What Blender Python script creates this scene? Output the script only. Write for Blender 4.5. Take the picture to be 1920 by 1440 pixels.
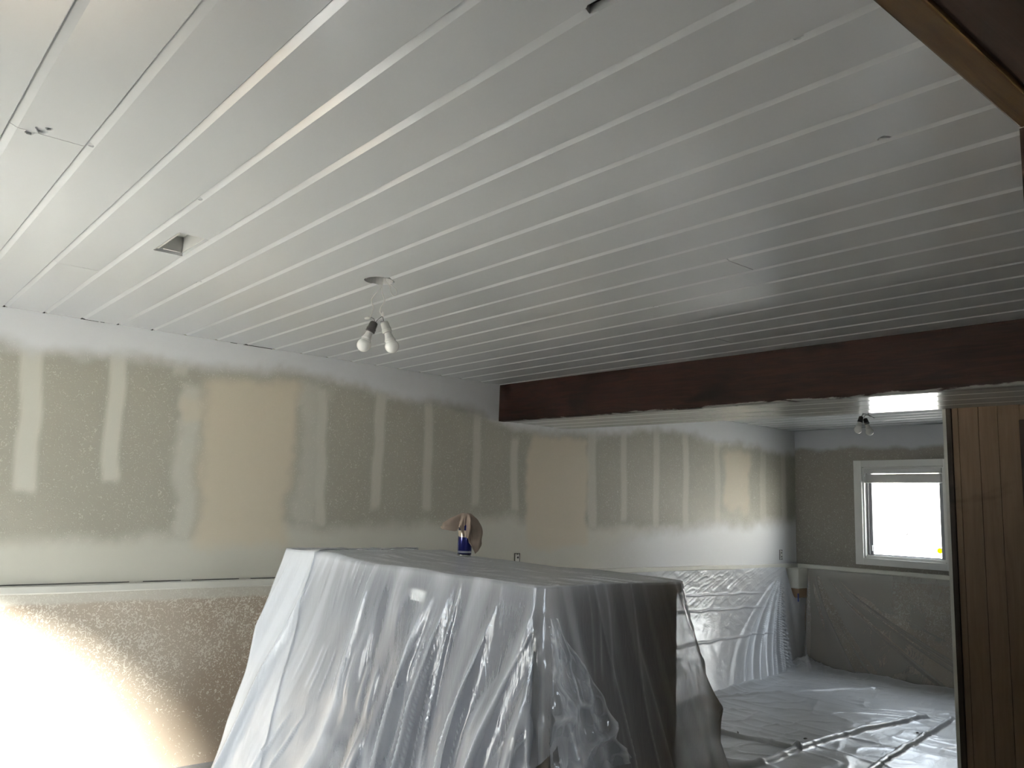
import bpy, bmesh, math, random
import numpy as np
from mathutils import Vector, Matrix

for _o in list(bpy.data.objects):
    bpy.data.objects.remove(_o, do_unlink=True)
scene = bpy.context.scene
COL = scene.collection
rnd = random.Random(7)

# ------------------------------------------------------------------ camera
CAM = Vector((4.730, 0.0, 1.449))
YAW, PITCH, ROLL, FPX = 0.697118342, 0.149790620, 0.0353573332, 1539.645
fw = Vector((-math.cos(PITCH)*math.cos(YAW), math.cos(PITCH)*math.sin(YAW), math.sin(PITCH)))
rt = Vector((math.sin(YAW), math.cos(YAW), 0.0))
up = rt.cross(fw)
r2 = rt*math.cos(ROLL) + up*math.sin(ROLL)
u2 = up*math.cos(ROLL) - rt*math.sin(ROLL)
cd = bpy.data.cameras.new('camera')
cam = bpy.data.objects.new('camera', cd)
COL.objects.link(cam)
cam.matrix_world = Matrix(((r2.x, u2.x, -fw.x, CAM.x), (r2.y, u2.y, -fw.y, CAM.y), (r2.z, u2.z, -fw.z, CAM.z), (0, 0, 0, 1)))
cd.sensor_width = 36.0
cd.lens = FPX/1920*36
cd.clip_start = 0.02
scene.camera = cam

# ------------------------------------------------------------------ world, sun, exposure
SKY = 14.0
w = bpy.data.worlds.new('world'); scene.world = w; w.use_nodes = True
bg = w.node_tree.nodes['Background']
bg.inputs[0].default_value = (0.86, 0.93, 1.0, 1); bg.inputs[1].default_value = SKY
sl = bpy.data.lights.new('sun', 'SUN'); sl.energy = 375.0; sl.angle = math.radians(22.0); sl.color = (1.0, 0.96, 0.90)
so = bpy.data.objects.new('sun', sl); COL.objects.link(so)
SUN_DIR = Vector((-1.0, 1.0, -0.88)).normalized()      # the way the light travels
so.rotation_euler = SUN_DIR.to_track_quat('-Z', 'Y').to_euler(); so.location = (6, -8, 8)

vs = scene.view_settings
vs.view_transform = 'Standard'; vs.look = 'None'; vs.gamma = 1.0; vs.use_curve_mapping = False
vs.exposure = 0.34

def portal(loc, rot, sx, sy):
    l = bpy.data.lights.new('window_portal', 'AREA'); l.shape = 'RECTANGLE'; l.size = sx; l.size_y = sy
    l.cycles.is_portal = True
    o = bpy.data.objects.new('window_portal', l); COL.objects.link(o); o.location = loc; o.rotation_euler = rot

# main measures (metres)
XB = 6.6            # back of the camera's room
H = 2.3575          # ceiling
YN, YF = -0.90, 7.90   # near and far wall planes
XR = 4.30           # right wall / opening
WALLT = 0.10
DOOR = (1.28, 2.06, 0.06, 1.96)      # glass door in the near wall: x0,x1,z0,z1
WIN = (0.735, 1.50, 1.095, 1.964)    # far window opening
WIN2 = (1.60, 2.10, 1.095, 1.964)    # unseen window added for more daylight, hidden behind the partition
portal(((DOOR[0]+DOOR[1])/2, YN-0.05, (DOOR[2]+DOOR[3])/2), (math.radians(90), 0, 0), DOOR[1]-DOOR[0], DOOR[3]-DOOR[2])
for W_ in (WIN, WIN2):
    portal(((W_[0]+W_[1])/2, YF+WALLT+0.02, (W_[2]+W_[3])/2), (math.radians(-90), 0, 0), W_[1]-W_[0], W_[3]-W_[2])

portal((XB+0.22, 0.6, 1.525), (0, math.radians(90), 0), 0.85, 1.0)

# ------------------------------------------------------------------ helpers
def tag(o, label=None, cat=None, group=None, kind=None):
    if label: o['label'] = label
    if cat: o['category'] = cat
    if group: o['group'] = group
    if kind: o['kind'] = kind
    return o

def mesh_obj(name, verts, faces, mat=None, parent=None, smooth=False):
    me = bpy.data.meshes.new(name)
    me.from_pydata([tuple(v) for v in verts], [], [tuple(f) for f in faces]); me.update()
    if smooth:
        me.polygons.foreach_set('use_smooth', [True]*len(me.polygons))
    if mat: me.materials.append(mat)
    o = bpy.data.objects.new(name, me); COL.objects.link(o)
    if parent: o.parent = parent
    return o

def empty(name, loc=(0, 0, 0)):
    o = bpy.data.objects.new(name, None); COL.objects.link(o); o.location = loc
    o.empty_display_size = 0.05
    return o

class MB:
    """collects boxes, prisms, tubes, lathes into one mesh"""
    def __init__(s): s.v = []; s.f = []
    def add(s, v, f):
        b = len(s.v); s.v += [tuple(x) for x in v]; s.f += [tuple(i+b for i in q) for q in f]; return s
    def box(s, x0, x1, y0, y1, z0, z1):
        v = [(x0,y0,z0),(x1,y0,z0),(x1,y1,z0),(x0,y1,z0),(x0,y0,z1),(x1,y0,z1),(x1,y1,z1),(x0,y1,z1)]
        return s.hexa(v)
    def hexa(s, v):
        return s.add(v, [(0,3,2,1),(4,5,6,7),(0,1,5,4),(1,2,6,5),(2,3,7,6),(3,0,4,7)])
    def prism(s, prof, a, b, fn):
        """prof: list of 2d points (ccw), extruded from a to b; fn(p,q,t)->xyz"""
        n = len(prof)
        v = [fn(p, q, a) for p, q in prof] + [fn(p, q, b) for p, q in prof]
        f = [(i, (i+1) % n, n+(i+1) % n, n+i) for i in range(n)] + [tuple(range(n-1, -1, -1)), tuple(range(n, 2*n))]
        return s.add(v, f)
    def tube(s, pts, r, n=8, caps=True):
        pts = [Vector(p) for p in pts]; m = len(pts); v = []
        rr = r if isinstance(r, (list, tuple)) else [r]*m
        t0 = (pts[1]-pts[0]).normalized()
        nrm = t0.orthogonal().normalized()
        for i, p in enumerate(pts):
            t = (pts[min(i+1, m-1)]-pts[max(i-1, 0)]).normalized()
            nrm = (nrm - t*nrm.dot(t)).normalized(); bn = t.cross(nrm)
            for k in range(n):
                a = 2*math.pi*k/n
                v.append(p + (nrm*math.cos(a)+bn*math.sin(a))*rr[i])
        f = [(i*n+k, i*n+(k+1) % n, (i+1)*n+(k+1) % n, (i+1)*n+k) for i in range(m-1) for k in range(n)]
        if caps: f += [tuple(range(n-1, -1, -1)), tuple(range((m-1)*n, m*n))]
        return s.add(v, f)
    def lathe(s, prof, origin, axis=(0, 0, 1), n=24):
        """prof: list of (radius, height along axis)"""
        ax = Vector(axis).normalized(); e1 = ax.orthogonal().normalized(); e2 = ax.cross(e1); o = Vector(origin)
        v = []
        for r, h in prof:
            for k in range(n):
                a = 2*math.pi*k/n
                v.append(o + ax*h + (e1*math.cos(a)+e2*math.sin(a))*max(r, 1e-5))
        m = len(prof)
        f = [(i*n+k, i*n+(k+1) % n, (i+1)*n+(k+1) % n, (i+1)*n+k) for i in range(m-1) for k in range(n)]
        f += [tuple(range(n-1, -1, -1)), tuple(range((m-1)*n, m*n))]
        return s.add(v, f)
    def build(s, name, mat=None, parent=None, smooth=False, bevel=0):
        o = mesh_obj(name, s.v, s.f, mat, parent, smooth)
        if bevel:
            bm = bmesh.new(); bm.from_mesh(o.data)
            bmesh.ops.bevel(bm, geom=list(bm.edges), offset=bevel, segments=2, affect='EDGES', profile=0.6)
            bm.to_mesh(o.data); bm.free()
        return o

def smooth_curve(pts, sub=6):
    pts = [Vector(p) for p in pts]; out = []
    n = len(pts)
    for i in range(n-1):
        p0, p1, p2, p3 = pts[max(i-1, 0)], pts[i], pts[i+1], pts[min(i+2, n-1)]
        for k in range(sub):
            t = k/sub
            out.append(0.5*((2*p1)+(p2-p0)*t+(2*p0-5*p1+4*p2-p3)*t*t+(3*p1-p0-3*p2+p3)*t**3))
    out.append(pts[-1]); return out

def local(mb, o, name, mat, bevel=0):
    """build a part whose vertices are given in world space under an unrotated empty"""
    l = o.location
    mb.v = [(a-l.x, b-l.y, c-l.z) for a, b, c in mb.v]
    return mb.build(name, mat, o, bevel=bevel)

# numpy value noise
def _tab(seed, n): return np.random.RandomState(seed).rand(n)
def n1(x, seed=0):
    t = _tab(seed, 512); x = np.asarray(x, float); i = np.floor(x).astype(int); f = x-i; f = f*f*(3-2*f)
    return (t[i % 512]*(1-f)+t[(i+1) % 512]*f)*2-1
def n2(x, y, seed=0):
    t = np.random.RandomState(seed).rand(128, 128); x = np.asarray(x, float); y = np.asarray(y, float)
    i = np.floor(x).astype(int); j = np.floor(y).astype(int); f = x-i; g = y-j; f = f*f*(3-2*f); g = g*g*(3-2*g)
    i0, i1, j0, j1 = i % 128, (i+1) % 128, j % 128, (j+1) % 128
    return ((t[i0, j0]*(1-f)+t[i1, j0]*f)*(1-g)+(t[i0, j1]*(1-f)+t[i1, j1]*f)*g)*2-1
def sst(a, b, x):
    t = np.clip((np.asarray(x, float)-a)/(b-a), 0, 1); return t*t*(3-2*t)

def grid_obj(name, P, mat, parent=None, attrs=None, smooth=True, wrap=False):
    """P: (rows, cols, 3) array"""
    r, c, _ = P.shape
    V = P.reshape(-1, 3)
    ii, jj = np.meshgrid(np.arange(r-1), np.arange(c if wrap else c-1), indexing='ij')
    j2 = (jj+1) % c
    F = np.stack([ii*c+jj, ii*c+j2, (ii+1)*c+j2, (ii+1)*c+jj], -1).reshape(-1, 4)
    me = bpy.data.meshes.new(name)
    me.vertices.add(len(V)); me.vertices.foreach_set('co', V.astype(np.float32).ravel())
    me.loops.add(F.size); me.loops.foreach_set('vertex_index', F.astype(np.int32).ravel())
    me.polygons.add(len(F)); me.polygons.foreach_set('loop_start', np.arange(0, F.size, 4, dtype=np.int32))
    me.update(calc_edges=True)
    me.polygons.foreach_set('use_smooth', np.full(len(F), smooth))
    for k, a in (attrs or {}).items():
        at = me.attributes.new(k, 'FLOAT', 'POINT'); at.data.foreach_set('value', a.astype(np.float32).ravel())
    if mat: me.materials.append(mat)
    o = bpy.data.objects.new(name, me); COL.objects.link(o)
    if parent: o.parent = parent
    return o

# ------------------------------------------------------------------ materials
class NT:
    def __init__(s, name):
        s.m = bpy.data.materials.new(name); s.m.use_nodes = True; s.t = s.m.node_tree
        s.b = s.t.nodes['Principled BSDF']; s.out = s.t.nodes['Material Output']
        s._co = None
    def N(s, typ, **kw):
        n = s.t.nodes.new(typ)
        for k, v in kw.items():
            if k.startswith('i_'): s.set(n.inputs[k[2:]] if not k[2:].isdigit() else n.inputs[int(k[2:])], v)
            else: setattr(n, k, v)
        return n
    def set(s, inp, v):
        if isinstance(v, bpy.types.NodeSocket): s.t.links.new(v, inp)
        elif isinstance(v, (tuple, list)) and len(v) == 3 and inp.type == 'RGBA': inp.default_value = (*v, 1)
        else: inp.default_value = v
    def co(s):
        if s._co is None: s._co = s.N('ShaderNodeTexCoord').outputs['Object']
        return s._co
    def mapped(s, scale, rot=(0, 0, 0)):
        return s.N('ShaderNodeMapping', i_Vector=s.co(), i_Scale=scale, i_Rotation=rot).outputs[0]
    def noise(s, scale, detail=3, rough=0.5, dist=0.0, vec=None):
        return s.N('ShaderNodeTexNoise', i_Vector=vec or s.co(), i_Scale=scale, i_Detail=detail, i_Roughness=rough, i_Distortion=dist).outputs['Fac']
    def ramp(s, fac, a, b, lo=0.0, hi=1.0):
        n = s.N('ShaderNodeMapRange', interpolation_type='SMOOTHSTEP')
        s.set(n.inputs[0], fac); n.inputs[1].default_value = a; n.inputs[2].default_value = b; n.inputs[3].default_value = lo; n.inputs[4].default_value = hi
        return n.outputs[0]
    def math(s, op, a, b=0.0, clamp=False):
        n = s.N('ShaderNodeMath', operation=op, use_clamp=clamp); s.set(n.inputs[0], a); s.set(n.inputs[1], b); return n.outputs[0]
    def mix(s, fac, a, b):
        n = s.N('ShaderNodeMix', data_type='RGBA'); s.set(n.inputs[0], fac); s.set(n.inputs[6], a); s.set(n.inputs[7], b); return n.outputs[2]
    def attr(s, name): return s.N('ShaderNodeAttribute', attribute_name=name).outputs['Fac']
    def bump(s, h, strength=0.3, dist=0.01, normal=None):
        n = s.N('ShaderNodeBump', i_Strength=strength, i_Distance=dist, i_Height=h)
        if normal is not None: s.set(n.inputs['Normal'], normal)
        s.set(s.b.inputs['Normal'], n.outputs[0]); return n.outputs[0]
    def base(s, c): s.set(s.b.inputs['Base Color'], c)
    def rough(s, r): s.set(s.b.inputs['Roughness'], r)
    def schlick(s, normal=None, f0=0.045):
        # facing-symmetric reflectance for thin sheets
        lw = s.N('ShaderNodeLayerWeight', i_Blend=0.5)
        if normal is not None: s.set(lw.inputs['Normal'], normal)
        return s.math('ADD', s.math('MULTIPLY', s.math('POWER', lw.outputs['Facing'], 5.0), 1-f0), f0)
    def sep(s):
        n = s.N('ShaderNodeSeparateXYZ', i_Vector=s.co()); return n.outputs

def plain(name, col, rough=0.5, metal=0.0, var=0.08, scale=12, bump=0.0):
    n = NT(name)
    f = n.noise(scale, 4)
    n.base(n.mix(f, tuple(c*(1-var) for c in col), tuple(min(1, c*(1+var)) for c in col)))
    n.rough(rough); n.b.inputs['Metallic'].default_value = metal
    if bump: n.bump(n.noise(scale*8, 3), bump, 0.002)
    return n.m

M = {}
# painted plank ceiling: semi-gloss off-white
def ceiling_paint(name, col, rough):
    n = NT(name)
    a = n.noise(1.6, 3); g = n.noise(9, 4, vec=n.mapped((0.35, 6, 6)))
    c = n.mix(a, tuple(x*0.965 for x in col), col)
    n.base(c)
    n.rough(rough)
    n.b.inputs['Specular IOR Level'].default_value = 0.5
    n.bump(n.noise(14, 2, vec=n.mapped((0.5, 2.0, 1))), 0.04, 0.001)
    return n.m
M['ceil'] = ceiling_paint('white plank paint', (0.545, 0.56, 0.56), 0.125)
M['ceil_gloss'] = ceiling_paint('glossy white plank paint', (0.58, 0.58, 0.56), 0.12)
M['ceil_gloss'].node_tree.nodes['Principled BSDF'].inputs['Specular IOR Level'].default_value = 0.3
M['ceil_back'] = plain('dark gap', (0.03, 0.027, 0.024), 0.9)

def wood(name, c0, c1, rough, scale=(0.7, 9, 9), chipped=False):
    n = NT(name)
    v = n.mapped(scale)
    g = n.noise(3.2, 7, 0.6, 1.6, vec=v)
    k = n.noise(1.7, 3, 0.5, 0.4, vec=n.mapped((1.1, 2.2, 2.2)))
    c = n.mix(n.ramp(g, 0.3, 0.72), c0, c1)
    c = n.mix(n.ramp(k, 0.60, 0.74), c, tuple(x*0.35 for x in c0))
    if chipped:
        z = n.sep()[2]
        e = n.ramp(z, 2.105, 2.062, 0.0, 1.0)
        q = n.noise(2.6, 5, 0.65, 0.6, vec=n.mapped((1.6, 1, 9)))
        msk = n.ramp(n.math('ADD', n.math('MULTIPLY', e, 0.5), q), 0.86, 0.95)
        c = n.mix(msk, c, (0.20, 0.20, 0.19))
    n.base(c); n.rough(rough); n.bump(g, 0.25, 0.003)
    n.b.inputs['Specular IOR Level'].default_value = 0.12
    return n.m
M['beam'] = wood('dark stained beam wood', (0.006, 0.003, 0.0027), (0.023, 0.0095, 0.0075), 0.62, chipped=True)
M['header'] = wood('dark header wood', (0.012, 0.007, 0.005), (0.022, 0.012, 0.008), 0.55, (9, 0.7, 9))
M['casing'] = wood('brown casing wood', (0.024, 0.013, 0.006), (0.046, 0.027, 0.011), 0.45, (9, 0.6, 9))
M['panel'] = wood('tan wall panelling', (0.150, 0.106, 0.070), (0.18, 0.128, 0.086), 0.6, (9, 9, 0.5))
M['doorwood'] = wood('dark door wood', (0.018, 0.009, 0.006), (0.03, 0.015, 0.010), 0.45, (9, 9, 0.6))
M['post'] = wood('dark corner moulding', (0.030, 0.022, 0.017), (0.05, 0.037, 0.028), 0.5, (9, 9, 0.6))
M['dark'] = plain('dark room paint', (0.10, 0.085, 0.07), 0.8)

FLECK_HI = (0.60, 0.585, 0.51)
def wall_mat(name, base, kind):
    n = NT(name)
    blotch = n.noise(2.2, 4)
    vec = n.mapped((1, 1, 1))
    f1 = n.noise(46, 2.5, 0.55, 2.2)
    f2 = n.noise(105, 2, 0.5, 1.0)
    fl = n.ramp(n.math('ADD', n.math('MULTIPLY', f1, 0.7), n.math('MULTIPLY', f2, 0.3)), 0.565, 0.62)
    c = n.mix(blotch, tuple(x*0.9 for x in base), tuple(x*1.1 for x in base))
    c = n.mix(n.math('MULTIPLY', fl, 0.48), c, FLECK_HI)
    h = n.math('MULTIPLY', fl, 1.0)
    if kind == 'left':
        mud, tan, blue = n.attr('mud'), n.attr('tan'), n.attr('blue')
        c = n.mix(mud, c, n.mix(blotch, (0.53, 0.52, 0.45), (0.57, 0.56, 0.49)))
        c = n.mix(tan, c, n.mix(n.noise(4, 3), (0.55, 0.50, 0.385), (0.59, 0.52, 0.405)))
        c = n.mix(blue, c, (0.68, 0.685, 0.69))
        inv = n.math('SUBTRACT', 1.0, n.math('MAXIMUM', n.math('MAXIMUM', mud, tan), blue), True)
        h = n.math('MULTIPLY', h, inv)
    if kind == 'far':
        o = n.sep()
        z = n.math('ADD', o[2], n.math('MULTIPLY', n.math('SUBTRACT', n.noise(2.4, 3), 0.5), 0.25))
        blue = n.ramp(z, 2.12, 2.18)
        c = n.mix(blue, c, (0.47, 0.49, 0.52))
        h = n.math('MULTIPLY', h, n.math('SUBTRACT', 1.0, blue))
    n.base(c); n.rough(0.62); n.bump(h, 0.5, 0.004)
    return n.m
M['wall_left'] = wall_mat('patched drywall', (0.345, 0.332, 0.275), 'left')
M['wall_far'] = wall_mat('textured grey wall', (0.27, 0.25, 0.215), 'far')
M['wall_plain'] = plain('plain wall paint', (0.22, 0.20, 0.17), 0.8)

def concrete():
    n = NT('flecked lower wall')
    base = n.mix(n.ramp(n.noise(1.1, 3), 0.35, 0.65), (0.36, 0.29, 0.22), (0.43, 0.37, 0.295))
    o = n.sep()
    z = n.math('ADD', o[2], n.math('MULTIPLY', n.math('SUBTRACT', n.noise(6, 3), 0.5), 0.03))
    dens = n.math('ADD', n.ramp(o[2], 0.05, 0.75, -0.07, 0.022), n.math('MULTIPLY', n.math('SUBTRACT', n.noise(2.4, 2), 0.5), 0.14))
    fa = n.noise(58, 2, 0.5, 1.6); fb = n.noise(34, 1.5, 0.5, 2.2, vec=n.mapped((1, 1, 1), (0.5, 0, 0)))
    fl = n.math('MAXIMUM', n.ramp(n.math('ADD', fa, dens), 0.595, 0.63), n.ramp(n.math('ADD', fb, dens), 0.625, 0.65))
    c = n.mix(n.math('MULTIPLY', fl, 0.85), base, (0.68, 0.65, 0.57))
    band = n.ramp(z, 0.878, 0.90)
    c = n.mix(n.math('MULTIPLY', band, 0.75), c, (0.55, 0.54, 0.48))
    n.base(c); n.rough(0.55); n.bump(n.math('MULTIPLY', fl, 1.0), 0.4, 0.003)
    return n.m
M['concrete'] = concrete()
M['rail'] = plain('off-white ledge paint', (0.60, 0.595, 0.54), 0.5, var=0.05, scale=7, bump=0.15)
M['white'] = plain('white window paint', (0.72, 0.72, 0.69), 0.4, var=0.04)
M['blind'] = plain('white blind slats', (0.66, 0.66, 0.64), 0.45, var=0.03)
M['alu'] = plain('grey aluminium sash', (0.23, 0.24, 0.26), 0.35, 0.6)
M['vinyl'] = plain('white vinyl', (0.8, 0.8, 0.8), 0.35)
M['carpet'] = plain('grey carpet', (0.20, 0.203, 0.206), 0.95, var=0.2, scale=60, bump=0.5)
M['yellow'] = plain('yellow sticker', (0.85, 0.78, 0.03), 0.5, var=0.02)
_t = M['yellow'].node_tree                          # thin vinyl: daylight glows through it
_tl = _t.nodes.new('ShaderNodeBsdfTranslucent'); _tl.inputs[0].default_value = (0.33, 0.31, 0.012, 1)
_t.links.new(_tl.outputs[0], _t.nodes['Material Output'].inputs[0])

def glass():
    n = NT('window glass'); t = n.t
    tr = n.N('ShaderNodeBsdfTransparent', i_Color=(0.97, 0.98, 0.98)); gl = n.N('ShaderNodeBsdfGlossy', i_Roughness=0.02)
    mx = n.N('ShaderNodeMixShader'); t.links.new(n.schlick(), mx.inputs[0]); t.links.new(tr.outputs[0], mx.inputs[1]); t.links.new(gl.outputs[0], mx.inputs[2])
    t.links.new(mx.outputs[0], n.out.inputs[0]); return n.m
M['glass'] = glass()

def film(name, clear, tint, crinkle=(1, 1, 1), cs=18, rough=0.2, bstr=0.35, edge=0.2, pleat_light=False):
    """thin translucent polythene: part see-through, part milky, glossy skin"""
    n = NT(name); t = n.t
    v = n.mapped(crinkle)
    c1 = n.noise(cs, 3, 0.55, 1.2, vec=v)
    c2 = n.noise(cs*3.2, 2, 0.5, 0.6, vec=v)
    hgt = n.math('ADD', n.math('ABSOLUTE', n.math('SUBTRACT', c1, 0.5)), n.math('MULTIPLY', c2, 0.25))
    bp = n.N('ShaderNodeBump', i_Strength=bstr, i_Distance=0.012, i_Height=hgt).outputs[0]
    tr = n.N('ShaderNodeBsdfTransparent', i_Color=(0.96, 0.97, 0.98))
    df = n.N('ShaderNodeBsdfDiffuse', i_Color=tint, i_Normal=bp)
    tl = n.N('ShaderNodeBsdfTranslucent', i_Color=tint, i_Normal=bp)
    gl = n.N('ShaderNodeBsdfGlossy', i_Roughness=rough, i_Normal=bp, i_Color=(0.95, 0.97, 1.0))
    milk = n.N('ShaderNodeMixShader', i_0=0.36); t.links.new(df.outputs[0], milk.inputs[1]); t.links.new(tl.outputs[0], milk.inputs[2])
    lw = n.N('ShaderNodeLayerWeight', i_Blend=0.5, i_Normal=bp)
    fac = n.math('SUBTRACT', clear, n.math('MULTIPLY', n.math('POWER', lw.outputs['Facing'], 1.5), edge), True)
    if pleat_light:      # doubled film is milkier; brightness missing on top and sides is painted in
        fac = n.math('SUBTRACT', fac, n.math('MULTIPLY', n.attr('pleat_light'), 0.75*clear), True)
    body = n.N('ShaderNodeMixShader'); n.set(body.inputs[0], fac); t.links.new(milk.outputs[0], body.inputs[1]); t.links.new(tr.outputs[0], body.inputs[2])
    sk = n.N('ShaderNodeMixShader'); n.set(sk.inputs[0], n.math('MINIMUM', n.schlick(bp), 0.5)); t.links.new(body.outputs[0], sk.inputs[1]); t.links.new(gl.outputs[0], sk.inputs[2])
    t.links.new(sk.outputs[0], n.out.inputs[0]); return n.m
M['film'] = film('milky polythene', 0.86, (0.85, 0.87, 0.90), (3, 3, 0.8), 8, 0.14, 0.26, 0.45, True)
M['film_wall'] = film('thin wall polythene', 0.26, (0.86, 0.88, 0.92), (1, 1, 1.6), 10, 0.22, 0.3, 0.2)
M['film_far'] = film('clear wall polythene', 0.62, (0.56, 0.54, 0.51), (1, 1, 0.7), 6, 0.25, 0.15, 0.5)
M['film_floor'] = film('floor polythene', 0.42, (0.72, 0.735, 0.755), (1.4, 0.8, 1), 9, 0.30, 0.3, 0.2)

M['furn'] = wood('dark furniture wood', (0.055, 0.047, 0.039), (0.080, 0.068, 0.056), 0.5, (6, 6, 0.5))
M['blanket'] = plain('grey blue moving blanket', (0.095, 0.102, 0.125), 0.95, var=0.25, scale=9, bump=0.4)
M['paper'] = plain('white paper label', (0.88, 0.88, 0.86), 0.7, var=0.03)
M['bulb'] = plain('frosted bulb glass', (0.72, 0.72, 0.68), 0.12, var=0.02)
M['bulbneck'] = plain('white bulb collar', (0.55, 0.55, 0.52), 0.4, var=0.03)
M['black'] = plain('black socket bakelite', (0.022, 0.020, 0.019), 0.35, var=0.2)
M['sockwhite'] = plain('paint-sprayed socket', (0.42, 0.42, 0.39), 0.5, var=0.06)
M['wire'] = plain('grey painted wire', (0.55, 0.55, 0.51), 0.5)
M['wiredark'] = plain('dark wire', (0.09, 0.085, 0.08), 0.5)
M['nut'] = plain('white wire nut', (0.62, 0.61, 0.57), 0.5)
M['metal'] = plain('painted metal box', (0.46, 0.46, 0.44), 0.5)
M['rag'] = plain('brown beige rag', (0.23, 0.18, 0.14), 0.9, var=0.2, scale=20, bump=0.2)
M['silver'] = plain('bare tin', (0.6, 0.58, 0.53), 0.25, 0.9)
M['blacktin'] = plain('dark outlet metal', (0.05, 0.047, 0.043), 0.4)
M['tanblock'] = plain('tan wood block', (0.33, 0.22, 0.14), 0.7)
M['tape'] = plain('blue masking tape', (0.05, 0.07, 0.30), 0.7)
M['siding'] = plain('pale house siding', (0.80, 0.74, 0.64), 0.8, var=0.03)
M['bounce'] = plain('white garage siding', (0.86, 0.85, 0.83), 0.8, var=0.02)
M['roof'] = plain('dark house trim', (0.045, 0.045, 0.048), 0.8)
M['ground'] = plain('pale concrete ground', (0.74, 0.71, 0.66), 0.9, var=0.1, scale=1.5)

def can_mat():
    n = NT('blue can print'); o = n.sep()
    z = o[2]
    ang = n.math('ARCTAN2', o[1], o[0])
    c = (0.015, 0.018, 0.13)
    strip = n.math('MULTIPLY', n.ramp(z, 0.0115, 0.0125), n.ramp(z, 0.0205, 0.0195))
    c = n.mix(strip, c, (0.42, 0.44, 0.47))
    low = n.ramp(z, 0.0105, 0.0095); c = n.mix(low, c, (0.02, 0.02, 0.05))
    patch = n.math('MULTIPLY', n.ramp(n.math('ADD', z, n.math('MULTIPLY', n.noise(40, 2), 0.02)), 0.086, 0.092), n.ramp(z, 0.106, 0.102))
    c = n.mix(patch, c, (0.62, 0.52, 0.40))
    n.base(c); n.rough(0.18); n.b.inputs['Metallic'].default_value = 0.35
    return n.m
M['can'] = can_mat()

# ================================================================== STRUCTURE
MB().box(-0.3, XB+0.2, YN-0.2, YF+0.3, -0.12, 0.0).build('floor', M['carpet'])['kind'] = 'structure'

# ---- left wall: dense front surface with patch masks
ny, nz = 620, 100
ys = np.linspace(YN, YF, ny); zs = np.linspace(0.94, H, nz)
Yg, Zg = np.meshgrid(ys, zs)
wy = Yg + 0.035*n2(Yg*5, Zg*5, 3) + 0.014*n2(Yg*21, Zg*21, 4)
wz = Zg + 0.030*n2(Yg*2.3, Zg*2.3, 5) + 0.02*n2(Yg*9, Zg*9, 6) + 0.010*n2(Yg*30, Zg*30, 7)
mud = np.zeros_like(Yg); tan = np.zeros_like(Yg); blue = np.zeros_like(Yg)
def stripe(yt, zt, yb, zb, wd, amt, soft=0.03):
    """taped joint: runs from (yt,zt) down to (yb,zb)"""
    global mud
    t = np.clip((zt-Zg)/(zt-zb), 0, 1)
    yc = yt+(yb-yt)*t
    sy = Yg + 0.012*n2(Yg*4, Zg*6, 9)
    m = sst(wd/2+soft*0.5, wd/2-soft*0.5, np.abs(sy-yc))*sst(zt+0.03, zt-0.03, wz)*sst(zb-0.03, zb+0.03, wz)
    mud = np.maximum(mud, m*amt)
def patch(arr, y0, y1, z0, z1, amt, soft=0.06):
    m = sst(y0-soft, y0+soft, wy)*sst(y1+soft, y1-soft, wy)*sst(z0-soft, z0+soft, wz)*sst(z1+soft, z1-soft, wz)
    return np.maximum(arr, m*amt)
stripe(0.755, 2.30, 0.82, 1.45, 0.10, 0.95)
stripe(1.185, 2.30, 1.20, 1.53, 0.085, 0.95)
stripe(1.505, 2.21, 1.505, 2.13, 0.08, 0.6)
mud = patch(mud, 1.55, 1.66, 1.20, 2.09, 0.75, 0.03)
mud = patch(mud, 2.22, 2.37, 2.03, 2.17, 0.6, 0.03)
mud = patch(mud, 2.26, 2.44, 1.28, 2.15, 0.6, 0.05)
for yt, zt, yb, zb, wd, am in [(2.385, 2.15, 2.44, 1.32, 0.07, 0.75), (2.825, 2.20, 2.835, 1.43, 0.075, 0.75), (3.213, 2.2, 3.236, 1.42, 0.07, 0.65),
                               (3.638, 2.2, 3.65, 1.46, 0.07, 0.6), (4.007, 2.0, 4.03, 1.40, 0.07, 0.7), (4.83, 2.1, 4.86, 1.30, 0.10, 0.6),
                               (5.22, 2.2, 5.24, 1.35, 0.07, 0.55), (5.64, 2.22, 5.66, 1.3, 0.08, 0.55), (6.06, 2.25, 6.07, 1.3, 0.08, 0.6),
                               (6.54, 2.2, 6.55, 1.3, 0.08, 0.45), (7.30, 2.1, 7.31, 1.2, 0.10, 0.4), (7.675, 2.17, 7.69, 1.15, 0.09, 0.5)]:
    stripe(yt, zt, yb, zb, wd, am)
tan = patch(tan, 1.68, 2.22, 1.16, 2.16, 0.9, 0.05)
tan = patch(tan, 1.56, 1.75, 1.90, 2.03, 0.6, 0.03)
tan = patch(tan, 4.16, 4.80, 1.16, 2.02, 0.9, 0.04)
tan = patch(tan, 6.66, 7.08, 1.5, 2.08, 0.7, 0.05)
# smooth coat along the ledge
edge = np.interp(Yg, [-1, 0.73, 1.6, 2.4, 4.0, 5.0, 6.0, 8], [1.19, 1.19, 1.22, 1.30, 1.36, 1.30, 1.29, 1.20])
lowm = sst(edge+0.06, edge-0.06, wz)
warm = sst(1.0, 3.0, Yg)*sst(5.6, 4.4, Yg)
mud = np.maximum(mud, lowm*0.97)
# primer sprayed along the ceiling line
edge = np.interp(Yg, [-1, 0.62, 1.12, 2.02, 2.76, 3.42, 3.8, 4.2, 4.8, 5.5, 6.2, 7.0, 7.9], [2.17, 2.175, 2.20, 2.225, 2.20, 2.15, 2.10, 2.04, 2.08, 2.16, 2.17, 2.14, 2.12])
blue = sst(edge-0.055, edge+0.06, wz)
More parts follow.
